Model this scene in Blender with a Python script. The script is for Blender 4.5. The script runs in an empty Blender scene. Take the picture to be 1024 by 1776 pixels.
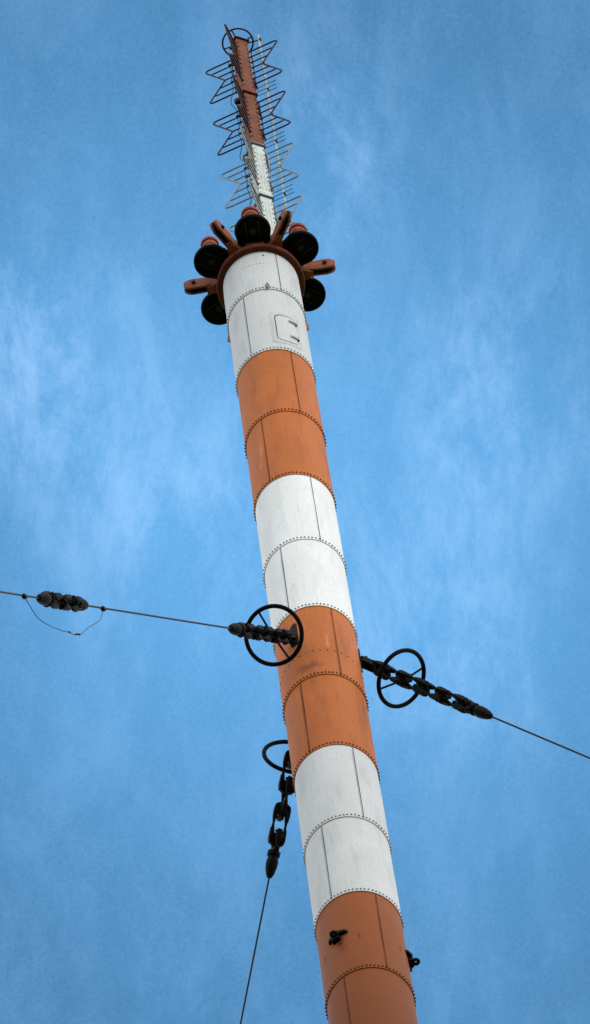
import bpy, bmesh, math, random
from mathutils import Vector, Matrix, noise
random.seed(7)
C = bpy.context.scene.collection
PI = math.pi
R_ = math.radians
Z0 = 253.0            # height of the uppermost ring seam above the ground
H = 3.8054            # height of one plate course

# ---------------------------------------------------------------- materials
def mat(name, col, rough=.6, metal=0, var=.12, scale=3, stretch=1, dark=None, dark_amt=0, bump=.02, spec=.08, speck=0, sheen=None, zvar=None):
    m = bpy.data.materials.new(name); m.use_nodes = True
    nt = m.node_tree; N = nt.nodes; L = nt.links
    b = N['Principled BSDF']
    b.inputs['Roughness'].default_value = rough
    b.inputs['Metallic'].default_value = metal
    b.inputs['Specular IOR Level'].default_value = spec
    tc = N.new('ShaderNodeTexCoord'); mp = N.new('ShaderNodeMapping')
    mp.inputs['Scale'].default_value = (1, 1, 1/stretch)
    L.new(tc.outputs['Object'], mp.inputs['Vector'])
    n = N.new('ShaderNodeTexNoise'); n.inputs['Scale'].default_value = scale; n.inputs['Detail'].default_value = 6
    n.inputs['Roughness'].default_value = .6
    L.new(mp.outputs['Vector'], n.inputs['Vector'])
    r = N.new('ShaderNodeValToRGB')
    r.color_ramp.elements[0].position = .3; r.color_ramp.elements[1].position = .7
    c = Vector(col)
    r.color_ramp.elements[0].color = (*(c*(1-var)), 1)
    r.color_ramp.elements[1].color = (*[min(1, x) for x in c*(1+var)], 1)
    L.new(n.outputs['Fac'], r.inputs['Fac'])
    out = r.outputs['Color']
    def mix(fac, a, bcol, mode='MIX'):
        x = N.new('ShaderNodeMix'); x.data_type = 'RGBA'; x.blend_type = mode
        if isinstance(fac, float): x.inputs[0].default_value = fac
        else: L.new(fac, x.inputs[0])
        L.new(a, x.inputs[6])
        if isinstance(bcol, tuple): x.inputs[7].default_value = (*bcol, 1)
        else: L.new(bcol, x.inputs[7])
        return x.outputs[2]
    def ramp(src, p0, v0, p1, v1):
        q = N.new('ShaderNodeMapRange'); q.inputs[1].default_value = p0; q.inputs[2].default_value = p1
        q.inputs[3].default_value = v0; q.inputs[4].default_value = v1
        L.new(src, q.inputs[0]); return q.outputs[0]
    if dark:
        # run-down stains: stretched noise, sparse
        mp2 = N.new('ShaderNodeMapping'); mp2.inputs['Scale'].default_value = (1, 1, .18)
        L.new(tc.outputs['Object'], mp2.inputs['Vector'])
        n2 = N.new('ShaderNodeTexNoise'); n2.inputs['Scale'].default_value = 2.2; n2.inputs['Detail'].default_value = 8
        n2.inputs['Roughness'].default_value = .65
        L.new(mp2.outputs['Vector'], n2.inputs['Vector'])
        out = mix(ramp(n2.outputs['Fac'], .52, 0, .72, dark_amt), out, dark)
        mp3 = N.new('ShaderNodeMapping'); mp3.inputs['Scale'].default_value = (9, 9, .35)
        L.new(tc.outputs['Object'], mp3.inputs['Vector'])
        n5 = N.new('ShaderNodeTexNoise'); n5.inputs['Scale'].default_value = 1.6; n5.inputs['Detail'].default_value = 5
        L.new(mp3.outputs['Vector'], n5.inputs['Vector'])
        out = mix(ramp(n5.outputs['Fac'], .60, 0, .78, dark_amt*.9), out, dark)
    if zvar:
        # paint of the lower courses is browner
        sx = N.new('ShaderNodeSeparateXYZ'); L.new(tc.outputs['Object'], sx.inputs[0])
        out = mix(ramp(sx.outputs[2], zvar[0], zvar[2], zvar[1], 0), out, zvar[3])
        # single stains and scuffs: (azimuth, height, radius, vertical stretch, colour, strength)
        for az, dz, rad, st_, c2, amt in STAINS:
            p = (math.cos(R_(az)), math.sin(R_(az)), Z0+dz)
            sb = N.new('ShaderNodeVectorMath'); sb.operation = 'SUBTRACT'; L.new(tc.outputs['Object'], sb.inputs[0]); sb.inputs[1].default_value = p
            ml = N.new('ShaderNodeVectorMath'); ml.operation = 'MULTIPLY'; L.new(sb.outputs[0], ml.inputs[0]); ml.inputs[1].default_value = (1/rad, 1/rad, 1/(rad*st_))
            ln = N.new('ShaderNodeVectorMath'); ln.operation = 'LENGTH'; L.new(ml.outputs[0], ln.inputs[0])
            nn_ = N.new('ShaderNodeTexNoise'); nn_.inputs['Scale'].default_value = 5; nn_.inputs['Detail'].default_value = 6; L.new(tc.outputs['Object'], nn_.inputs['Vector'])
            ad = N.new('ShaderNodeMath'); ad.operation = 'MULTIPLY_ADD'; L.new(nn_.outputs['Fac'], ad.inputs[0]); ad.inputs[1].default_value = 1.6; L.new(ln.outputs['Value'], ad.inputs[2])
            out = mix(ramp(ad.outputs[0], .75, amt, 1.7, 0), out, c2)
    if speck:
        n3 = N.new('ShaderNodeTexNoise'); n3.inputs['Scale'].default_value = 26; n3.inputs['Detail'].default_value = 3
        L.new(tc.outputs['Object'], n3.inputs['Vector'])
        out = mix(ramp(n3.outputs['Fac'], .38, speck, .55, 0), out, tuple(x*.45 for x in col))
    L.new(out, b.inputs['Base Color'])
    if bump:
        n4 = N.new('ShaderNodeTexNoise'); n4.inputs['Scale'].default_value = scale*6; n4.inputs['Detail'].default_value = 5
        L.new(tc.outputs['Object'], n4.inputs['Vector'])
        bp = N.new('ShaderNodeBump'); bp.inputs['Strength'].default_value = .5; bp.inputs['Distance'].default_value = bump
        L.new(n4.outputs['Fac'], bp.inputs['Height']); L.new(bp.outputs['Normal'], b.inputs['Normal'])
    return m

DK, LT = (.13, .045, .022), (.62, .34, .22)
STAINS = [(257, -22.25, .42, .7, DK, .75), (250, -21.2, .3, 1.2, (.42, .13, .06), .4), (336, -24.0, .13, 9, DK, .75), (343, -25.2, .1, 8, DK, .5), (287, -21.0, .07, 8, LT, .6),
          (244, -36.75, .28, 1.4, (.17, .025, .015), .8), (231, -9.3, .09, 7, LT, .5), (227, -10.1, .07, 5, LT, .5), (262, -4.9, .06, 2, LT, .4), (352, -22.4, .12, 3, LT, .4), (300, -9.5, .5, 2, (.58, .15, .05), .5)]

M = {
 'white': mat('white_paint', (.83, .785, .78), .6, var=.05, scale=1.2, stretch=2, dark=(.52, .53, .51), dark_amt=.5, bump=.006, speck=.2),
 'white_dull': mat('greyer_white_paint', (.60, .57, .57), .6, var=.06, scale=1.2, stretch=2, dark=(.36, .37, .36), dark_amt=.5, bump=.006, speck=.22),  # greyer white for some of the white courses and the hatch
 'orange': mat('orange_paint', (.52, .138, .034), .6, var=.13, scale=.9, stretch=2.5, dark=(.27, .085, .036), dark_amt=.7, bump=.006, speck=.3,
               zvar=(Z0-41, Z0-22, 1.0, (.165, .040, .009), True)),
 'seam_white': mat('seam_shade_grey', (.07, .07, .07), .8, bump=0),  # dark grey standing for the shade line at the plate laps
 'seam_orange': mat('seam_shade_brown', (.06, .016, .008), .8, bump=0),  # same lap shade, in dark brown for the orange courses
 'rivet_white': mat('rivet_head_grey', (.25, .25, .24), .7, var=.3, scale=9, bump=0),  # grey heads, darkened in place of the rivets' shadows
 'rivet_orange': mat('rivet_head_brown', (.10, .028, .014), .7, var=.3, scale=9, bump=0),  # rusty heads, their brown also carrying the rivets' shadow spots
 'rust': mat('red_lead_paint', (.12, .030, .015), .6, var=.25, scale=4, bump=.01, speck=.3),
 'rustlit': mat('lit_red_paint', (.29, .082, .036), .6, var=.25, scale=4, bump=.01, dark=(.12, .03, .02), dark_amt=.6, speck=.3),  # lighter copy of the red for the sunlit lugs, roots and necks
 'cap': mat('crimson_cap_paint', (.22, .018, .022), .4, var=.2, scale=6, bump=.003),
 'black': mat('black_bitumen', (.0025, .0025, .003), .6, var=.5, scale=5, bump=.01, spec=.06),
 'iron': mat('dark_cast_iron', (.0045, .004, .004), .65, metal=0, var=.5, scale=7, bump=.01, spec=.08),
 'ceramic': mat('brown_glazed_porcelain', (.008, .005, .004), .25, var=.3, scale=8, bump=0, spec=.25),
 'cable': mat('steel_wire_rope', (.02, .02, .022), .5, metal=0, var=.3, scale=10, bump=0),
 'rod_red': mat('dark_red_rod_paint', (.045, .008, .008), .5, var=.3, scale=8, bump=0),
 'rod_white': mat('grey_white_rod_paint', (.26, .26, .25), .5, var=.3, scale=8, bump=0),
 'spire_red': mat('spire_red_paint', (.20, .06, .03), .6, var=.2, scale=3, bump=.006, dark=(.10, .02, .012), dark_amt=.35),
 'spire_white': mat('spire_white_paint', (.60, .60, .58), .6, var=.15, scale=5, bump=.01, dark=(.2, .2, .19), dark_amt=.5),
 'grey': mat('galvanised_grey', (.22, .22, .22), .5, var=.2, scale=8, bump=0),
 'hinge': mat('hinge_grey_paint', (.42, .42, .42), .6, bump=0),
 'drumrib': mat('drum_underside_steel', (.010, .010, .011), .5, var=.4, scale=9, bump=0, spec=.3),
 'pale': mat('pale_conduit', (.40, .41, .41), .5, var=.2, scale=8, bump=0),
 'grass': mat('dry_grass', (.07, .08, .03), .95, var=.3, scale=.05, bump=0),
}

# ---------------------------------------------------------------- mesh helpers
class MB:
    def __init__(s): s.bm = bmesh.new(); s.mi = 0
    def poly(s, pts, faces, mtx=None):
        vs = [s.bm.verts.new((mtx @ Vector(p)) if mtx else Vector(p)) for p in pts]
        for f in faces:
            try:
                q = s.bm.faces.new([vs[i] for i in f]); q.material_index = s.mi
            except ValueError: pass
        return vs
    def box(s, c, d, mtx=None):
        x, y, z = (k/2 for k in d)
        pts = [(c[0]+i*x, c[1]+j*y, c[2]+k*z) for i in (-1, 1) for j in (-1, 1) for k in (-1, 1)]
        s.poly(pts, [(0, 1, 3, 2), (4, 6, 7, 5), (0, 4, 5, 1), (2, 3, 7, 6), (0, 2, 6, 4), (1, 5, 7, 3)], mtx)
    def tube(s, path, r, n=8, closed=False, caps=True, mtx=None):
        P = [Vector(p) for p in path]; k = len(P)
        rr = r if isinstance(r, (list, tuple)) else [r]*k
        up = None; rings = []
        for i in range(k):
            a = P[(i-1) % k] if (closed or i > 0) else P[i]
            b = P[(i+1) % k] if (closed or i < k-1) else P[i]
            t = (b-a).normalized()
            if up is None:
                up = Vector((0, 0, 1)) if abs(t.z) < .9 else Vector((1, 0, 0))
            x = t.cross(up).normalized(); up = x.cross(t).normalized()
            rings.append([P[i] + (x*math.cos(2*PI*j/n)+up*math.sin(2*PI*j/n))*rr[i] for j in range(n)])
        pts = [q for g in rings for q in g]; F = []
        m = k if closed else k-1
        for i in range(m):
            i2 = (i+1) % k
            for j in range(n): F.append((i*n+j, i*n+(j+1) % n, i2*n+(j+1) % n, i2*n+j))
        if caps and not closed:
            F.append(tuple(range(n))[::-1]); F.append(tuple((k-1)*n+j for j in range(n)))
        s.poly(pts, F, mtx)
    def lathe(s, prof, n=48, mtx=None, closed=False):   # prof: list of (r,z), about z
        pts = [(r*math.cos(2*PI*j/n), r*math.sin(2*PI*j/n), z) for r, z in prof for j in range(n)]
        F = []; k = len(prof)
        for i in range(k if closed else k-1):
            i2 = (i+1) % k
            for j in range(n): F.append((i*n+j, i*n+(j+1) % n, i2*n+(j+1) % n, i2*n+j))
        if not closed:
            if prof[0][0] > 1e-6: F.append(tuple(range(n))[::-1])
            if prof[-1][0] > 1e-6: F.append(tuple((k-1)*n+j for j in range(n)))
        s.poly(pts, F, mtx)
    def prism(s, outline, z0, z1, mtx=None, hole=None):
        n = len(outline)
        pts = [(x, y, z0) for x, y in outline]+[(x, y, z1) for x, y in outline]
        F = [(i, (i+1) % n, n+(i+1) % n, n+i) for i in range(n)]
        F += [tuple(range(n))[::-1], tuple(range(n, 2*n))]
        s.poly(pts, F, mtx)
    def rivet(s, p, nrm, r, h, n=7):
        nrm = Vector(nrm).normalized(); t = nrm.orthogonal().normalized(); b = nrm.cross(t); p = Vector(p)
        pts = []
        for rr, hh in ((1, -.15), (.8, .6)):
            for j in range(n):
                a = 2*PI*j/n; pts.append(p+(t*math.cos(a)+b*math.sin(a))*r*rr+nrm*h*hh)
        pts.append(p+nrm*h)
        F = [(j, (j+1) % n, n+(j+1) % n, n+j) for j in range(n)]+[(n+j, n+(j+1) % n, 2*n) for j in range(n)]
        s.poly(pts, F)
    def mesh(s, name, mats, sharp=35):
        bm = s.bm
        bmesh.ops.recalc_face_normals(bm, faces=bm.faces)
        lim = R_(sharp)
        for e in bm.edges:
            if len(e.link_faces) == 2 and e.calc_face_angle(0) > lim: e.smooth = False
        for f in bm.faces: f.smooth = True
        me = bpy.data.meshes.new(name); bm.to_mesh(me); bm.free()
        for m in (mats if isinstance(mats, list) else [mats]): me.materials.append(M[m] if isinstance(m, str) else m)
        return me
    def build(s, name, mats, parent=None, mtx=None, sharp=35, bevel=0):
        o = bpy.data.objects.new(name, s.mesh(name, mats, sharp)); C.objects.link(o)
        if parent: o.parent = parent
        if mtx: o.matrix_basis = mtx
        if bevel:
            b = o.modifiers.new('bevel', 'BEVEL'); b.width = bevel; b.segments = 2; b.limit_method = 'ANGLE'
        return o
def tag(o, label=None, cat=None, group=None, kind=None):
    if label: o['label'] = label
    if cat: o['category'] = cat
    if group: o['group'] = group
    if kind: o['kind'] = kind
    return o
def empty(name, mtx):
    o = bpy.data.objects.new(name, None); C.objects.link(o); o.matrix_basis = mtx; o.empty_display_size = .3; return o
def place(me, name, parent, mtx):
    o = bpy.data.objects.new(name, me); C.objects.link(o); o.parent = parent; o.matrix_basis = mtx; return o
def pol(az, r, z=0): return Vector((r*math.cos(R_(az)), r*math.sin(R_(az)), z))
def frame(o, x, y, z):
    m = Matrix.Identity(4)
    for i, v in enumerate((x, y, z)):
        for j in range(3): m[j][i] = v[j]
    for j in range(3): m[j][3] = o[j]
    return m
def radial(az, z=0, r=0):   # local x outward, y tangential, z up
    a = R_(az)
    return frame(pol(az, r, z), (math.cos(a), math.sin(a), 0), (-math.sin(a), math.cos(a), 0), (0, 0, 1))
def stadium(x0, x1, r, n=14, inner_round=False, inner_half=None):
    p = [(x1+r*math.cos(a), r*math.sin(a)) for a in [(-PI/2)+PI*i/n for i in range(n+1)]]
    if inner_round: p += [(x0+r*math.cos(a), r*math.sin(a)) for a in [(PI/2)+PI*i/n for i in range(n+1)]]
    else:
        h = inner_half or r
        p += [(x0, h), (x0, -h)]
    return p

# ---------------------------------------------------------------- ground
g = MB(); g.mi = 0
n = 40; S = 6000
pts = [(-S+2*S*i/n, -S+2*S*j/n, 0) for i in range(n+1) for j in range(n+1)]
g.poly(pts, [(i*(n+1)+j, (i+1)*(n+1)+j, (i+1)*(n+1)+j+1, i*(n+1)+j+1) for i in range(n) for j in range(n)])
tag(g.build('ground', 'grass'), kind='structure')

# ---------------------------------------------------------------- the mast
mast = empty('radio_mast', Matrix.Identity(4))
tag(mast, 'tall riveted tubular mast in orange and white bands, black drums around its top', 'mast')
COL = {0: 'white', 1: 'white', 2: 'orange', 3: 'orange', 4: 'white', 5: 'white', 6: 'orange', 7: 'orange', 8: 'white', 9: 'white', 10: 'orange', 11: 'orange', 12: 'white', 13: 'white'}
RB, RT = 1.012, .990
NR = 70
def section(k):
    zb = Z0-k*H; zt = Z0-(k-1)*H
    if k == 0: zt = Z0+2.55
    m = MB(); nseg = 120
    ov = .16 if k else 0
    # slightly dented plates: a few mm of unevenness
    nz = 14
    prof = [(RB-.02, zb+.03), (RB-.02, zb), (RB, zb)]
    for i in range(1, nz+1): prof.append((RB+(RT-RB)*i/nz, zb+(zt+ov-zb)*i/nz))
    pts = []
    for i, (r, z) in enumerate(prof):
        for j in range(nseg):
            a = 2*PI*j/nseg
            d = 0
            if 3 < i < len(prof)-3:
                d = .007*noise.noise(Vector((math.cos(a)*1.6+k*7.1, math.sin(a)*1.6, z*.7)))+.0025*noise.noise(Vector((math.cos(a)*6, math.sin(a)*6+k*3, z*2.6)))
            pts.append(((r+d)*math.cos(a), (r+d)*math.sin(a), z))
    F = [(i*nseg+j, i*nseg+(j+1) % nseg, (i+1)*nseg+(j+1) % nseg, (i+1)*nseg+j) for i in range(len(prof)-1) for j in range(nseg)]
    m.poly(pts, F)
    for j in range(NR):
        az = 360*(j+.5*(k % 2))/NR+random.uniform(-.35, .35)
        v = pol(az, RB, zb+.085+random.uniform(-.006, .006)); m.mi = 2; m.rivet(v, pol(az, 1), .026, .032); m.mi = 0
    # vertical lap seam with small rivets
    azs = (240, 60) if k % 2 else (300, 120)
    big = k in (6, 8, 7, 9, 10)
    for az in azs:
        nn = int((zt-zb-.25)/.095)
        for i in range(nn):
            z = zb+.16+i*.095
            r = RB+(RT-RB)*(z-zb)/(zt-zb)
            m.mi = 2 if big else 0; m.rivet(pol(az-(1.9 if az > 180 else -1.9), r, z), pol(az, 1), .013 if big else .009, .014, 5); m.mi = 0
    if k == 6:   # ring of bolt heads two thirds down the course
        m.mi = 1
        for j in range(36):
            az = 5+j*10; m.rivet(pol(az, RB-.008, Z0-21.5), pol(az, 1), .022, .014)
    if k == 0:
        for j in range(8):
            az = 246+j*5.6; m.rivet(pol(az, RT+.006, Z0+1.68), pol(az, 1), .028, .02)
        m.mi = 1; m.rivet(pol(280, RT, Z0+2.2), pol(280, 1), .035, .02)
    if k == 10:
        m.mi = 1
        for az in (211, 269.4, 328.8):
            for dz in (-.12, .02): m.rivet(pol(az, RB-.007, Z0-36.42+dz), pol(az, 1), .02, .012)
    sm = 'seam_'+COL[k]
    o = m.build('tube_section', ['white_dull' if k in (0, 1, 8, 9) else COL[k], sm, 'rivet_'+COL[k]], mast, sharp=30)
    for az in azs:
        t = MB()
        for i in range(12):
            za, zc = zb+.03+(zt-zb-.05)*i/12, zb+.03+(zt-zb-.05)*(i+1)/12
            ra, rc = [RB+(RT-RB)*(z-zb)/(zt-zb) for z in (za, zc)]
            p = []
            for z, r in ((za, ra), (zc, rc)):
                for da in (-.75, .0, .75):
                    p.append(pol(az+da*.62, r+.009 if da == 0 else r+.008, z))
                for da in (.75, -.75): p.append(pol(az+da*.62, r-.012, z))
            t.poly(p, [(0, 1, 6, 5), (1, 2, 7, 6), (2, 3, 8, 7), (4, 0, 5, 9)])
        t.build('seam_shade_strip', sm, o)  # raised strip whose dark colour is the shade along the lap
    return o
secs = [section(k) for k in range(14)]
# shaft below the frame, down to its foot
m = MB()
k = 14; z = Z0-13*H
while z > 0:
    zb = max(0, z-2*H); m.mi = 0 if (k//2) % 2 else 1
    m.lathe([(RB-.02, zb+.03), (RB-.02, zb), (RB, zb), (RT, z+.1)], 64, closed=False)
    z = zb; k += 2
m.build('lower_shaft', ['orange', 'white'], mast)

# collar under the drums
m = MB(); a, b = Z0+2.46, Z0+2.66
m.lathe([(.985, a), (1.135, a), (1.15, a+.02), (1.15, b-.03), (1.12, b), (.985, b)], 96, closed=True)
for j in range(60): m.rivet(pol(j*6, 1.148, a+.1), pol(j*6, 1), .018, .012, 5)
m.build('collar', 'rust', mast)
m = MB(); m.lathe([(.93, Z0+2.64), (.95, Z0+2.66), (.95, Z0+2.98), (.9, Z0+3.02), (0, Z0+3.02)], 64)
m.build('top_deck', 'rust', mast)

# six black drums with crimson caps
dm = MB(); dm.prism(stadium(-.40, 0, .48, 24, inner_half=.40), 0, .07)
drum_me = dm.mesh('drum', 'black')
rbm = MB()
for dy in (-.17, .17): rbm.box((-.02, dy, -.012), (.62, .03, .03))
rbm.lathe([(0, -.03), (.09, -.03), (.10, -.015), (.10, .004), (0, .004)], 16)
rbm.lathe([(.44, -.012), (.47, -.012), (.47, .01), (.44, .01)], 48, closed=True)
rib_me = rbm.mesh('stiffener', 'drumrib')
st = MB(); st.lathe([(.19, .06), (.19, .80), (.21, .82), (.21, .98), (.19, 1.0), (0, 1.0)], 32)
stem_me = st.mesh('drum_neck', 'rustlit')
cp = MB(); cp.lathe([(.17, 1.0), (.235, 1.0), (.245, 1.03), (.245, 1.13), (.21, 1.2), (.12, 1.24), (0, 1.25)], 32)
cap_me = cp.mesh('drum_cap', 'cap')
for j in range(6):
    az = 30+60*j
    d = place(drum_me, 'drum', mast, radial(az, Z0+2.98, 1.345))
    place(rib_me, 'stiffener', d, Matrix.Identity(4))
    place(stem_me, 'drum_neck', d, Matrix.Identity(4)); place(cap_me, 'drum_cap', d, Matrix.Identity(4))
    # arm that carries the drum
    am = MB(); am.box((.98, 0, Z0+2.82), (.16, .5, .26))
    q = am.build('drum_arm', 'rust', mast, radial(az), bevel=.01)

# six pairs of lug plates standing between the drums
def lug():
    m = MB()
    o = stadium(.42, .72, .30, 16, inner_half=.20)
    # vertical plates: outline (x radial, y up) -> rotate so y is z
    T = Matrix(((1, 0, 0, 0), (0, 0, -1, 0), (0, 1, 0, 0), (0, 0, 0, 1)))
    o = [(0, .12), (0, -.25), (.25, -.24)]+[(x, y) for x, y in stadium(.42, .66, .27, 16)[:-2]]+[(.3, .25)]
    for y0, y1 in ((-.105, -.05), (.05, .105)):
        m.prism(o, y0, y1, T)
    m.mi = 1
    m.prism([(x*.985, y*1.01) for x, y in o], -.051, .051, T)  # black core put in as the shade between and under the plates
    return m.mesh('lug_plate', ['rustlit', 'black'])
lug_me = lug()
bm_ = MB()
T = Matrix(((1, 0, 0, .66), (0, 0, -1, 0), (0, 1, 0, 0), (0, 0, 0, 1)))
bm_.lathe([(0, -.16), (.055, -.16), (.055, -.12), (.035, -.12), (.035, .12), (.055, .12), (.055, .16), (0, .16)], 10, T)
bolt_me = bm_.mesh('bolt', 'iron')
wb = MB()
wb.poly([(-.28, -.34, -.42), (.42, -.05, -.32), (.42, .05, -.32), (-.28, .34, -.42),
         (-.28, -.30, .12), (.36, -.05, .20), (.36, .05, .20), (-.28, .30, .12)],
        [(0, 1, 2, 3), (4, 7, 6, 5), (0, 4, 5, 1), (1, 5, 6, 2), (2, 6, 7, 3), (3, 7, 4, 0)])
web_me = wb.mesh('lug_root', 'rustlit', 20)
for j in range(6):
    az = 60*j
    l = place(lug_me, 'lug_plate', mast, radial(az, Z0+3.08, 1.07))
    place(bolt_me, 'bolt', l, Matrix.Identity(4))
    w = place(web_me, 'lug_root', mast, radial(az, Z0+3.08, .98))

random.seed(11)
# feed cables looping between the drums and the deck
for j in range(6):
    az = 30+60*j+random.uniform(-4, 4); m = MB()
    P = [pol(az+17, 1.0, Z0+3.0), pol(az+19, 1.2, Z0+3.16), pol(az+14, 1.42, Z0+3.24), pol(az+6, 1.5, Z0+3.12), pol(az+2, 1.38, Z0+3.05)]
    m.tube(P, .028, 6); m.build('drum_cable', 'iron', mast)
    m = MB()
    m.box((1.02, 0, Z0+3.16), (.16, .12, .24), radial(az-19)); m.tube([pol(az-19, 1.02, Z0+3.2), pol(az-19, 1.02, Z0+3.42)], .05, 8)
    m.build('junction_box', 'rust', mast, bevel=.01)
# small hook at the first ring seam
m = MB()
m.tube([pol(279, 1.0, Z0+.2), pol(279, 1.07, Z0+.2), pol(279, 1.07, Z0-.03), pol(279, 1.02, Z0-.06)], .017, 6)
m.tube([pol(276, 1.03, Z0+.16), pol(279, 1.09, Z0+.22), pol(282, 1.03, Z0+.16)], .015, 6)
m.box((1.03, 0, Z0+.06), (.05, .05, .12), radial(279))
m.build('seam_hook', 'grey', mast)

# access hatch
def cylpatch(m, az0, az1, z0, z1, r, th, na=12, round_=0, nz=1):
    # thick curved plate, corners rounded when asked
    out = []
    w = R_(az1-az0); hgt = z1-z0
    def rc(cx, cy, s, e):
        return [(cx+round_*math.cos(s+(e-s)*i/5), cy+round_*math.sin(s+(e-s)*i/5)) for i in range(6)]
    if round_:
        q = round_
        pts2 = rc(w-q, q, -PI/2, 0)+rc(w-q, hgt-q, 0, PI/2)+rc(q, hgt-q, PI/2, PI)+rc(q, q, PI, 1.5*PI)
        # subdivide the two horizontal edges
        res = []
        for i, p in enumerate(pts2):
            res.append(p); nx = pts2[(i+1) % len(pts2)]
            if abs(nx[0]-p[0]) > .15:
                for t in range(1, na): res.append((p[0]+(nx[0]-p[0])*t/na, p[1]+(nx[1]-p[1])*t/na))
        pts2 = res
    V = [pol(az0+math.degrees(x), r+th, z0+y) for x, y in pts2]+[pol(az0+math.degrees(x), r-.03, z0+y) for x, y in pts2]
    nn = len(pts2)
    vs = m.poly(V, [(i, (i+1) % nn, nn+(i+1) % nn, nn+i) for i in range(nn)])
    # cap by strips: match left and right sides by fan on columns
    cols = sorted(set(round(x, 4) for x, y in pts2))
    up = {}; 
    for i, (x, y) in enumerate(pts2): up.setdefault(round(x, 4), []).append((y, i))
    prev = None
    for x in cols:
        ys = sorted(up[x]); lo, hi = ys[0][1], ys[-1][1]
        if prev is not None:
            ids = [prev[0], lo] + ([hi] if hi != lo else []) + ([prev[1]] if prev[1] != prev[0] else [])
            if len(set(ids)) > 2:
                try:
                    f = m.bm.faces.new([vs[i] for i in ids]); f.material_index = m.mi
                except ValueError: pass
        prev = (lo, hi)
m = MB()
dz0, dz1 = Z0-3.40, Z0-1.44
cylpatch(m, 275.5, 322, dz0, dz1, 1.003, .012, 16, .14)
def rim(inset, step, zlo, zhi, a0, a1, keep=lambda a, z: True):
    A = R_(a1-a0)-2*inset; B = (zhi-zlo)-2*inset
    L = 2*(A+B); nn = int(L/step)
    for i in range(nn):
        t = L*i/nn
        if t < A: x, y = t, 0
        elif t < A+B: x, y = A, t-A
        elif t < 2*A+B: x, y = A-(t-A-B), B
        else: x, y = 0, B-(t-2*A-B)
        yield a0+math.degrees(inset+x), zlo+inset+y
for az, z in rim(.04, .095, dz0, dz1, 275.5, 322): m.rivet(pol(az, 1.014, z), pol(az, 1), .017, .013, 6)
for az, z in rim(.115, .1, dz0, dz1, 275.5, 322):
    if az < 284 or z < dz0+.2: m.rivet(pol(az, 1.014, z), pol(az, 1), .012, .011, 6)
hatch = m.build('access_hatch', 'white_dull', mast)
m = MB(); cylpatch(m, 282.0, 316, Z0-3.22, Z0-1.60, 1.012, .004, 14, .20); m.build('hatch_gap_shade', 'seam_white', hatch)
m = MB(); cylpatch(m, 283.4, 315.0, Z0-3.24, Z0-1.68, 1.015, .014, 14, .18); m.build('hatch_door', 'white_dull', hatch)
for zz in (-1.93, -2.88):
    m = MB()
    for d in (.035, -.035):
        m.tube([pol(302, 1.03, Z0+zz+d*1.6), pol(306, 1.045, Z0+zz+d), pol(311, 1.05, Z0+zz+d*.6), pol(316.5, 1.05, Z0+zz)], [.008, .014, .018, .02], 6)
    m.box((1.055, 0, Z0+zz-.02), (.06, .05, .13), radial(314.5))
    m.build('hinge', 'hinge', hatch)
    m = MB(); m.box((1.05, 0, Z0+zz-.08), (.04, .04, .06), radial(314.5)); m.build('hinge_pin', 'iron', hatch)

# dark plates standing in for the shaded openings the guys leave from
GZ = Z0-20.42
for az in (240, 0, 120):
    m = MB()
    o = [(-.10, -.50), (.105, -.50), (.105, .58), (.06, .62), (-.02, .58), (-.10, .44), (-.14, .25), (-.15, -.1), (-.13, -.4)]
    T = radial(az, GZ+.12, 1.0) @ Matrix(((0, 0, 1, 0), (1, 0, 0, 0), (0, 1, 0, 0), (0, 0, 0, 1)))
    m.prism([(x+.02, y) for x, y in o], -.05, .028, T)
    shade_plate = m.build('opening_shade_plate', 'iron', mast, bevel=.012)
    m = MB()
    for dy in (-.075, .075): m.box((1.08, dy+.02, GZ-.02), (.22, .03, .30), radial(az))
    m.build('anchor_cheek', 'iron', shade_plate, bevel=.008)

# shelf brackets of the next level down
for az in (240, 0, 120):
    m = MB(); n = 16
    outl = [(1.0*math.cos(R_(t)), 1.0*math.sin(R_(t))) for t in [-15+30*i/n for i in range(n+1)]]
    outl += [(rr*math.cos(R_(t)), rr*math.sin(R_(t))) for t, rr in [(15-30*i/n, 1.03+.09*math.sin(PI*min(1, max(0, i/n)))**.5) for i in range(n+1)]]
    m.prism(outl, Z0-36.16, Z0-36.06, radial(az))
    m.box((1.05, -.03, Z0-36.18), (.14, .20, .34), radial(az))
    br = m.build('shelf_bracket', 'black', mast, bevel=.008)
    m = MB(); p = [(1.17+.06*math.cos(2*PI*i/20), .06*math.sin(2*PI*i/20), Z0-36.22) for i in range(20)]
    m.tube(p, .042, 8, closed=True, mtx=radial(az)); m.build('eye_ring', 'iron', br)
    m = MB(); 
    m.tube([(1.02, .10, Z0-36.2), (1.05, .12, Z0-36.42), (1.03, .06, Z0-36.55), (1.02, .0, Z0-36.45)], .018, 6, mtx=radial(az))
    m.build('wire_loop', 'rod_red', br)

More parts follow.
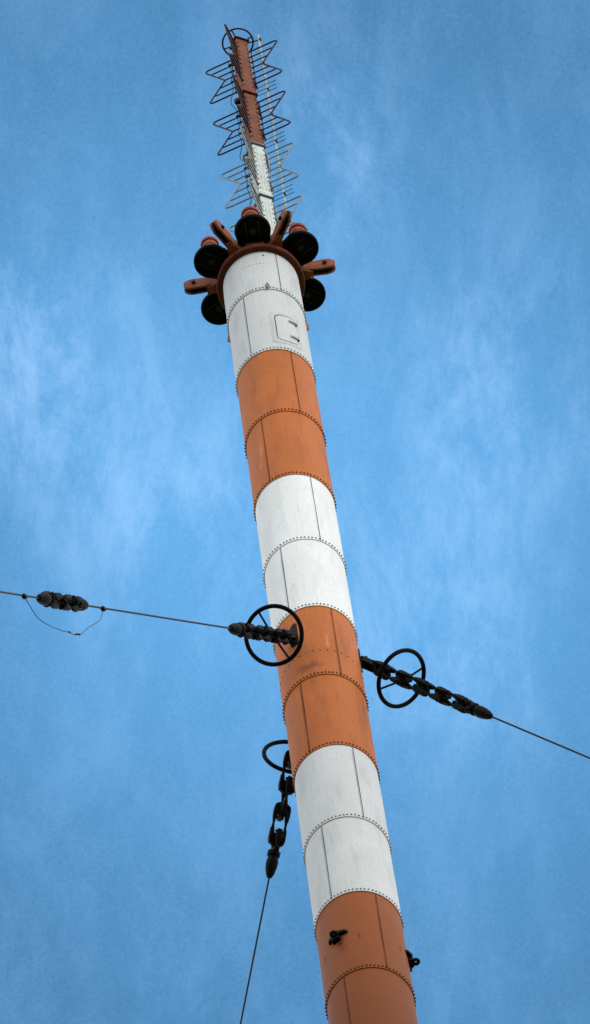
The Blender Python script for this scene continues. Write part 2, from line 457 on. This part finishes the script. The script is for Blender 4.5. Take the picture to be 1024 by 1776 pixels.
# ---------------------------------------------------------------- antenna spire
AX = .41
ZB = Z0+3.02
ant = empty('antenna', Matrix.Translation((AX, 0, ZB)))
tag(ant, 'slim red and white spire with zigzag rod wings on the mast top', 'antenna')
def L_(z): return Z0+z-ZB
W = .33
SP = Matrix.Rotation(R_(298), 4, 'Z')     # local x -> the broad sunlit face
def pole(z0, z1, matn, ridges=False):
    m = MB(); h = W/2
    m.box((0, 0, (L_(z0)+L_(z1))/2), (W, W, L_(z1)-L_(z0)), SP)
    z = L_(z0)+.18
    while z < L_(z1)-.1:
        for f in range(4):
            mt = SP @ Matrix.Rotation(f*PI/2, 4, 'Z')
            for y in (-h+.035, h-.035):
                p = mt @ Vector((h, y, z)); m.mi = 1; m.rivet(p, mt.to_3x3() @ Vector((1, 0, 0)), .024, .03, 6); m.mi = 0
        z += .30
    if ridges:
        for f in range(4):
            mt = SP @ Matrix.Rotation(f*PI/2, 4, 'Z')
            for y in (-.05, .05): m.box((h+.006, y, (L_(z0)+L_(z1))/2), (.012, .014, L_(z1)-L_(z0)-.5), mt)
    return m.build('spire_box', [matn, 'rod_red' if 'red' in matn else 'rivet_white'], ant)
def flange(z, matn, under):
    m = MB(); m.box((0, 0, L_(z)+.17), (W+.05, W+.05, .34), SP)
    for f in range(4):
        mt = SP @ Matrix.Rotation(f*PI/2, 4, 'Z')
        for y in (-.13, -.045, .045, .13): m.rivet(mt @ Vector((W/2+.025, y, L_(z)+.17)), mt.to_3x3() @ Vector((1, 0, 0)), .016, .016, 6)
    o = m.build('flange', matn, ant, bevel=.006)
    m = MB(); m.box((0, 0, L_(z)-.03), (W+.11, W+.11, .05), SP)
    m.build('flange_plate', under, o)
pole(14.99, 18.78, 'spire_red'); pole(11.40, 14.90, 'spire_red'); pole(7.88, 11.31, 'spire_white', True); pole(3.02, 7.79, 'spire_white', True)
flange(14.99, 'spire_red', 'rust'); flange(11.40, 'spire_red', 'grey'); flange(7.88, 'spire_white', 'grey')
m = MB(); m.box((0, 0, L_(18.80)), (W+.10, W+.10, .05), SP); m.box((0, 0, L_(18.87)), (W-.06, W-.06, .1), SP)
m.build('cap_plate', 'rod_red', ant)
# batwing radiators
def wing(matn):
    m = MB(); zs = [1.15-2.3*i/6 for i in range(7)]
    rr = [1.07, .90, .73, .56, .73, .90, 1.07]
    r = .021
    for i in range(1, 6): m.tube([(.24, 0, zs[i]), (rr[i], 0, zs[i])], r, 6)
    T = 1.07
    path = [(.24, 0, 1.15), (T-.14, 0, 1.15), (T-.06, 0, 1.135), (T-.01, 0, 1.10), (T, 0, 1.04), (T-.03, 0, .96), (.56, 0, 0)]
    path2 = [(x, y, -z) for x, y, z in path[:-1]][::-1]
    m.tube(path+path2, r*1.15, 6)
    m.tube([(.30, 0, 1.17), (.30, 0, -1.17)], r*.8, 6)
    for z in zs: m.box((.275, 0, z), (.05, .05, .045))
    return m.mesh('antenna_wing', matn)
wr, ww = wing('rod_red'), wing('rod_white')
for zc, me in ((16.85, wr), (13.26, wr), (9.66, ww), (6.07, ww)):
    for az in (343, 73, 163, 253):
        place(me, 'antenna_wing', ant, Matrix.Translation((0, 0, L_(zc))) @ Matrix.Rotation(R_(az), 4, 'Z'))
# free short rods between the bays
for zg in (15.06, 11.46, 7.87):
    m = MB()
    for dz in (.24, -.02, -.28): m.tube([(.18, -.02, L_(zg)+dz), (.87, -.02, L_(zg)+dz)], .010, 6, mtx=Matrix.Rotation(R_(343), 4, 'Z'))
    m.build('short_rod', 'cable', ant)
# conduit beside the spire with its clamps
m = MB(); v = lambda z: pol(353, .555, L_(z))
m.tube([v(3.05), v(19.1)], .028, 8)
m.build('conduit', 'pale', ant)
m = MB(); m.box((.585, 0, 0), (.05, .06, .16)); cme = m.mesh('conduit_clamp', 'iron')
for z in (18.75, 17.1, 15.2, 13.5, 11.6, 9.9, 8.0, 6.2):
    place(cme, 'conduit_clamp', ant, Matrix.Translation((0, 0, L_(z))) @ Matrix.Rotation(R_(353), 4, 'Z'))
m = MB(); m.tube([pol(353, .15, L_(18.75)), pol(353, .555, L_(18.75))], .02, 6)
m.build('conduit_stay', 'iron', ant)
# halo ring and its spokes
m = MB(); m.tube([(.42*math.cos(2*PI*i/48)-.035, .42*math.sin(2*PI*i/48)-.01, L_(18.92)) for i in range(48)], .026, 8, closed=True)
ring = m.build('halo_ring', 'rod_red', ant)
m = MB()
for az in (343, 163, 253, 73):
    e = pol(az, .42, L_(18.92))+Vector((-.035, -.01, 0)); m.tube([pol(az, .12, L_(18.86)), e], .02, 6)
m.build('ring_spoke', 'rod_red', ring)
# feeder cable on the left corner and its junction pots
m = MB(); P = []
z = 3.4
while z < 18:
    ph = (z-6.07) % 3.6
    gap = abs(ph-1.8)
    P.append(pol(163+8*math.sin(z*2.1), .37+(.12*max(0, 1-gap/.55))+.015*math.sin(z*5), L_(z))); z += .12
m.tube(P, .012, 6); m.build('feeder_cable', 'cable', ant)
m = MB(); m.box((.335, 0, 0), (.14, .035, .05)); fme = m.mesh('feeder_clamp', 'iron')
for zz in (17.7, 17.2, 16.5, 14.1, 13.6, 12.9, 10.5, 9.9, 9.3, 6.9, 6.3):
    place(fme, 'feeder_clamp', ant, Matrix.Translation((0, 0, L_(zz))) @ Matrix.Rotation(R_(165), 4, 'Z'))
for zz in (15.0, 11.1, 7.45):
    m = MB(); T = Matrix.Translation(pol(170, .30, L_(zz)))
    m.lathe([(0, -.13), (.06, -.12), (.085, -.06), (.085, .06), (.05, .12), (0, .13)], 16, T); m.build('junction_pot', 'rod_red' if zz > 10.8 else 'iron', ant)

# ---------------------------------------------------------------- guys
def saddle_mesh():
    # U-shaped yoke: crossbar at +x, horns towards -x, in the xy plane
    m = MB()
    oy = [(-.27, .185), (-.12, .205), (.06, .205), (.17, .185), (.235, .10), (.25, 0)]
    iy = [(-.25, .125), (-.12, .110), (.0, .095), (.03, .06), (.04, .03), (.04, 0)]
    hw = [.045, .07, .085, .08, .055, .045]
    pts = []; rows = []
    seq = [(oy[i], iy[i], hw[i]) for i in range(6)]
    full = [((x, y), (x2, y2), h) for (x, y), (x2, y2), h in seq]+[((x, -y), (x2, -y2), h) for (x, y), (x2, y2), h in seq[::-1][1:]]
    for (ox, oyv), (ix, iyv), h in full:
        pts += [(ox, oyv, -h*.7), (ox, oyv, h*.7), (ix, iyv, h), (ix, iyv, -h)]
    F = []; k = len(full)
    for i in range(k-1):
        for j in range(4): F.append((4*i+j, 4*i+(j+1) % 4, 4*i+4+(j+1) % 4, 4*i+4+j))
    F += [(0, 3, 2, 1), (4*k-4, 4*k-3, 4*k-2, 4*k-1)]
    m.poly(pts, F)
    for s in (-1, 1): m.tube([(-.34, .155*s, 0), (-.15, .155*s, 0)], .035, 8)
    for s in (-1, 1):
        m.tube([(.12, .14*s, -.105), (.12, .14*s, .105)], .03, 6)
        m.box((-.20, .185*s, .01*s), (.06, .035, .06))
    return m
sm_ = saddle_mesh(); saddle_me = sm_.mesh('saddle', 'iron', 22)
ins = MB(); Tx = Matrix.Rotation(PI/2, 4, 'Y')
ins.lathe([(0, -.15), (.06, -.14), (.09, -.10), (.09, -.03), (.07, 0), (.09, .03), (.09, .10), (.06, .14), (0, .15)], 18, Tx)
ins_me = ins.mesh('insulator', 'ceramic')
PITCH = .74
rd = MB(); rd.tube([(.15, 0, 0), (PITCH-.15, 0, 0)], .022, 8); rod_me = rd.mesh('link_rod', 'iron')
sk = MB(); sk.lathe([(0, 0), (.06, 0), (.10, .03), (.13, .05), (.155, .06), (.155, .16), (.115, .18), (.13, .24), (.15, .34), (.14, .5), (.11, .66), (.065, .78), (.035, .80), (0, .80)], 20, Tx)
socket_me = sk.mesh('cable_socket', 'iron')
FL = Matrix.Rotation(PI, 4, 'Z') @ Matrix.Rotation(PI/2, 4, 'X')
ROT = Matrix.Rotation(PI/2, 4, 'X')
def chain(parent, s0, count, odd=0, first=True):
    for i in range(count):
        mt = Matrix.Translation((s0+i*PITCH, 0, 0))
        if (i+odd) % 2: mt = mt @ ROT
        o = place(ins_me, 'insulator', parent, mt)
        place(saddle_me, 'saddle', o, Matrix.Translation((-.01, 0, 0)))
        place(saddle_me, 'saddle', o, Matrix.Translation((.01, 0, 0)) @ FL)
        if i < count-1 or True:
            for s in (-1, 1):
                r = place(rod_me, 'link_rod', o, Matrix.Translation((0, 0, .155*s)))
                if i == count-1: r.matrix_basis = Matrix.Translation((0, 0, .155*s)) @ Matrix.Diagonal((.62, 1, 1, 1))
def guy(az, T, label, extra=False):
    A = pol(az, 1.03, GZ); a = R_(az)
    d = Vector((math.cos(a), math.sin(a), -T)).normalized()
    hh = Vector((-math.sin(a), math.cos(a), 0)); nn = d.cross(hh)
    g = empty('guy_rope', frame(A, d, hh, nn))
    tag(g, label, 'guy rope', 'guy ropes anchored to the orange band of the mast')
    # straps from the opening plate to the first insulator
    m = MB()
    for s in (-1, 1):
        m.box((.34, .10*s, 0), (.74, .045, .17))
    m.box((.34, 0, 0), (.34, .15, .11))
    m.tube([(.02, -.14, 0), (.02, .14, 0)], .05, 10); m.tube([(.60, -.16, 0), (.60, .16, 0)], .045, 10)
    m.build('strap', 'iron', g, bevel=.01)
    chain(g, .84, 5)
    place(socket_me, 'cable_socket', g, Matrix.Translation((4.16, 0, 0)) @ Matrix.Diagonal((.95, 1, 1, 1)))
    m = MB(); m.box((4.17, 0, 0), (.12, .14, .34)); m.box((4.23, 0, 0), (.09, .30, .13))
    m.build('end_yoke', 'iron', g, bevel=.01)
    # corona ring
    m = MB(); RS = 1.52
    m.tube([(RS, .70*math.cos(2*PI*i/72), .70*math.sin(2*PI*i/72)) for i in range(72)], .054, 12, closed=True)
    cr = m.build('corona_ring', 'iron', g)
    for s in (-1, 1):
        m = MB(); m.tube([(RS, 0, .70*s), (RS+.04, 0, .45*s), (RS+.10, 0, .12*s)], .027, 8); m.build('ring_spoke', 'iron', cr)
    # the rope itself, down to the ground
    Ltot = (A.z)/(-d.z)+2
    segs = [(4.86, Ltot)] if not extra else [(4.86, 15.75), (18.75, Ltot)]
    for s0, s1 in segs:
        m = MB(); m.tube([(s0, 0, 0), (s1, 0, 0)], .023, 8); m.build('rope', 'cable', g)
    if extra:
        e = s_ = place(socket_me, 'cable_socket', g, Matrix.Translation((18.95, 0, 0)) @ Matrix.Diagonal((.001, .001, .001, 1)))
        e.matrix_basis = Matrix.Translation((18.14, 0, 0))
        f = place(socket_me, 'cable_socket', g, Matrix.Translation((16.40, 0, 0)) @ Matrix.Rotation(PI, 4, 'Z'))
        chain(g, 16.58, 3)
        inv = frame(A, d, hh, nn).inverted()
        pts = [(12.47, -36.6), (12.40, -36.9), (11.95, -37.05), (11.18, -36.35), (10.85, -35.9), (10.66, -35.72), (10.5, -35.45), (10.35, -35.2), (9.99, -34.25), (9.55, -33.2), (9.32, -32.4)]
        P = []
        for i, (r, z) in enumerate(pts):
            P.append(inv @ (pol(az, r, Z0+z)+Vector((.01*math.sin(i*2.3), 0, 0))))
        P[0] = Vector((19.95, 0, -.03)); P[-1] = Vector((14.42, 0, -.03))
        Q = []
        for i in range(len(P)-1):
            p0, p1, p2, p3 = P[max(0, i-1)], P[i], P[i+1], P[min(len(P)-1, i+2)]
            for t in (0, .25, .5, .75):
                Q.append(.5*((2*p1)+(p2-p0)*t+(2*p0-5*p1+4*p2-p3)*t*t+(3*p1-p0-3*p2+p3)*t**3))
        Q.append(P[-1])
        m = MB(); m.tube(Q, .009, 6)
        for i in (16, 22, 24, 26): m.tube([Q[i], Q[i]+(Q[i+1]-Q[i])*.7], .024, 6)
        m.build('jumper_wire', 'cable', g)
        m = MB()
        for s0 in (14.42, 19.95): m.box((s0, 0, -.02), (.16, .085, .11))
        m.build('rope_clamp', 'iron', g, bevel=.01)
    return g
guy(240, 1.418, 'guy rope running left with second insulator cluster and loose wire loop below it', True)
guy(0, 1.407, 'guy rope running down to the right from the mast, plain beyond its insulators')
guy(120, 1.412, 'steepest guy rope, dropping from behind the mast with its ring half hidden')

# ---------------------------------------------------------------- camera
cam = bpy.data.cameras.new('camera'); co = bpy.data.objects.new('camera', cam); C.objects.link(co)
bpy.context.scene.camera = co
D, pit, yaw, roll = 112.9639, 1.13074121, -9.07e-05, -0.150986538
fw = Vector((math.sin(yaw)*math.cos(pit), math.cos(yaw)*math.cos(pit), math.sin(pit)))
r0 = Vector((math.cos(yaw), -math.sin(yaw), 0)); u0 = r0.cross(fw)
rv = r0*math.cos(roll)+u0*math.sin(roll); uv = -r0*math.sin(roll)+u0*math.cos(roll)
co.matrix_world = frame(Vector((0, -D, Z0-251.4061)), rv, uv, -fw)
cam.sensor_fit = 'VERTICAL'; cam.sensor_height = 24; cam.sensor_width = 24
cam.lens = 18500/1776*24
cam.clip_start = .5; cam.clip_end = 20000

# ---------------------------------------------------------------- light and sky
SUN_AZ, SUN_EL = 314.0, 27.0
sd = Vector((math.cos(R_(SUN_AZ))*math.cos(R_(SUN_EL)), math.sin(R_(SUN_AZ))*math.cos(R_(SUN_EL)), math.sin(R_(SUN_EL))))
sl = bpy.data.lights.new('sun', 'SUN'); sl.energy = 1.25; sl.angle = R_(2.0); sl.color = (1, .95, .88)
so = bpy.data.objects.new('sun', sl); C.objects.link(so); so.rotation_euler = sd.to_track_quat('Z', 'Y').to_euler()
w = bpy.data.worlds.new('World'); bpy.context.scene.world = w; w.use_nodes = True
nt = w.node_tree; N = nt.nodes; L = nt.links
bg = N['Background']; bg.inputs[1].default_value = .15
TINT = (.92, 1.66, 1.74)
sky = N.new('ShaderNodeTexSky'); sky.sky_type = 'NISHITA'; sky.sun_disc = False
sky.sun_elevation = R_(SUN_EL); sky.sun_rotation = R_(90-SUN_AZ)
sky.air_density = 1.0; sky.dust_density = .6; sky.ozone_density = 2.0
tc = N.new('ShaderNodeTexCoord')
def vdot(v):
    n = N.new('ShaderNodeVectorMath'); n.operation = 'DOT_PRODUCT'; L.new(tc.outputs['Generated'], n.inputs[0]); n.inputs[1].default_value = v; return n.outputs['Value']
# directions across and along the drift of the high cloud (fixed in the sky)
e1 = Vector((.9886, .1362, -.0641)); e2 = Vector((.1505, -.8944, .4211)); e3 = e1.cross(e2)
cx = N.new('ShaderNodeCombineXYZ'); L.new(vdot(e1), cx.inputs[0]); L.new(vdot(e2), cx.inputs[1]); L.new(vdot(e3), cx.inputs[2])
def cl_noise(sc, scl, det, rough, dist=0, loc=(0, 0, 0), rot=0):
    mp = N.new('ShaderNodeMapping'); mp.inputs['Scale'].default_value = sc; mp.inputs['Location'].default_value = loc; mp.inputs['Rotation'].default_value = (0, 0, rot)
    L.new(cx.outputs[0], mp.inputs[0])
    n = N.new('ShaderNodeTexNoise'); n.inputs['Scale'].default_value = scl; n.inputs['Detail'].default_value = det; n.inputs['Roughness'].default_value = rough; n.inputs['Distortion'].default_value = dist
    L.new(mp.outputs[0], n.inputs['Vector']); return n.outputs['Fac']
def mr(src, a, b, c, d):
    q = N.new('ShaderNodeMapRange'); q.inputs[1].default_value = a; q.inputs[2].default_value = b; q.inputs[3].default_value = c; q.inputs[4].default_value = d
    q.interpolation_type = 'SMOOTHSTEP'
    L.new(src, q.inputs[0]); return q.outputs[0]
def mth(op, a, b):
    q = N.new('ShaderNodeMath'); q.operation = op
    for i, v in enumerate((a, b)):
        if isinstance(v, (int, float)): q.inputs[i].default_value = v
        else: L.new(v, q.inputs[i])
    return q.outputs[0]
fw0 = Vector((0, .42599, .90473))
dc = vdot(fw0); db = vdot(e2); da = vdot(e1)
veil = mr(cl_noise((1, .75, 1), 22, 4, .5, .4, (3.1, 1.7, 0), .3), .30, .70, 0, 1)
wisp = mr(cl_noise((1.5, .7, 1), 78, 10, .74, .2, (.4, 2.2, 0), .5), .38, .70, 0, 1)
fine = mr(cl_noise((1, 1, 1), 3000, 2, .8), .25, .75, -.5, .5)
# a broad bank of thin cirrus lies across this part of the sky
band = mth('MULTIPLY', mr(mth('ABSOLUTE', mth('ADD', db, 0.0), 0), .004, .05, 1, 0), mr(mth('ABSOLUTE', mth('ADD', da, 0.0), 0), .008, .045, 1, .35))
def patch(x, y, rx, ry):
    u = mth('DIVIDE', mth('SUBTRACT', da, x), rx); v = mth('DIVIDE', mth('SUBTRACT', db, y), ry)
    return mr(mth('SQRT', mth('ADD', mth('MULTIPLY', u, u), mth('MULTIPLY', v, v)), 0), 0, 1, 1, 0)
banks = patch(-.026, .015, .018, .018)
for p in ((.003, .034, .009, .017), (.019, .011, .015, .020), (-.012, .001, .02, .018), (.012, -.010, .018, .02)):
    banks = mth('ADD', banks, mth('MULTIPLY', patch(*p), .7))
fac = mth('ADD', mth('MULTIPLY', band, .27), mth('MULTIPLY', veil, .08))
fac = mth('ADD', fac, mth('MULTIPLY', banks, .08))
fac = mth('ADD', fac, mth('MULTIPLY', wisp, .05))
fac = mth('ADD', fac, mth('MULTIPLY', fine, .085))
# unseen bright cloud outside the view, added as neutral fill light
far = mth('MULTIPLY', mr(dc, .965, .993, .8, 0), mr(cl_noise((1, 1, 1), 3, 6, .6), .25, .55, .35, 1))
tint = N.new('ShaderNodeMix'); tint.data_type = 'RGBA'; tint.blend_type = 'MULTIPLY'; tint.inputs[0].default_value = 1
L.new(sky.outputs[0], tint.inputs[6]); tint.inputs[7].default_value = (*TINT, 1)
mx = N.new('ShaderNodeMix'); mx.data_type = 'RGBA'; mx.clamp_factor = True
L.new(fac, mx.inputs[0]); L.new(tint.outputs[2], mx.inputs[6]); mx.inputs[7].default_value = (*[c/.15 for c in (.24, .76, 1.45)], 1)
mx2 = N.new('ShaderNodeMix'); mx2.data_type = 'RGBA'; mx2.clamp_factor = True
mx1 = N.new('ShaderNodeMix'); mx1.data_type = 'RGBA'; mx1.clamp_factor = True
wf = mth('MULTIPLY', wisp, mth('ADD', mth('MULTIPLY', banks, .37), .06))
L.new(wf, mx1.inputs[0]); L.new(mx.outputs[2], mx1.inputs[6]); mx1.inputs[7].default_value = (*[c/.15 for c in (.60, .88, 1.28)], 1)
L.new(far, mx2.inputs[0]); L.new(mx1.outputs[2], mx2.inputs[6]); mx2.inputs[7].default_value = (*[c/.15 for c in (1.62, 1.66, 1.68)], 1)
L.new(mx2.outputs[2], bg.inputs[0])
sc = bpy.context.scene
sc.view_settings.view_transform = 'Standard'; sc.view_settings.look = 'None'; sc.view_settings.gamma = 1; sc.view_settings.exposure = 0
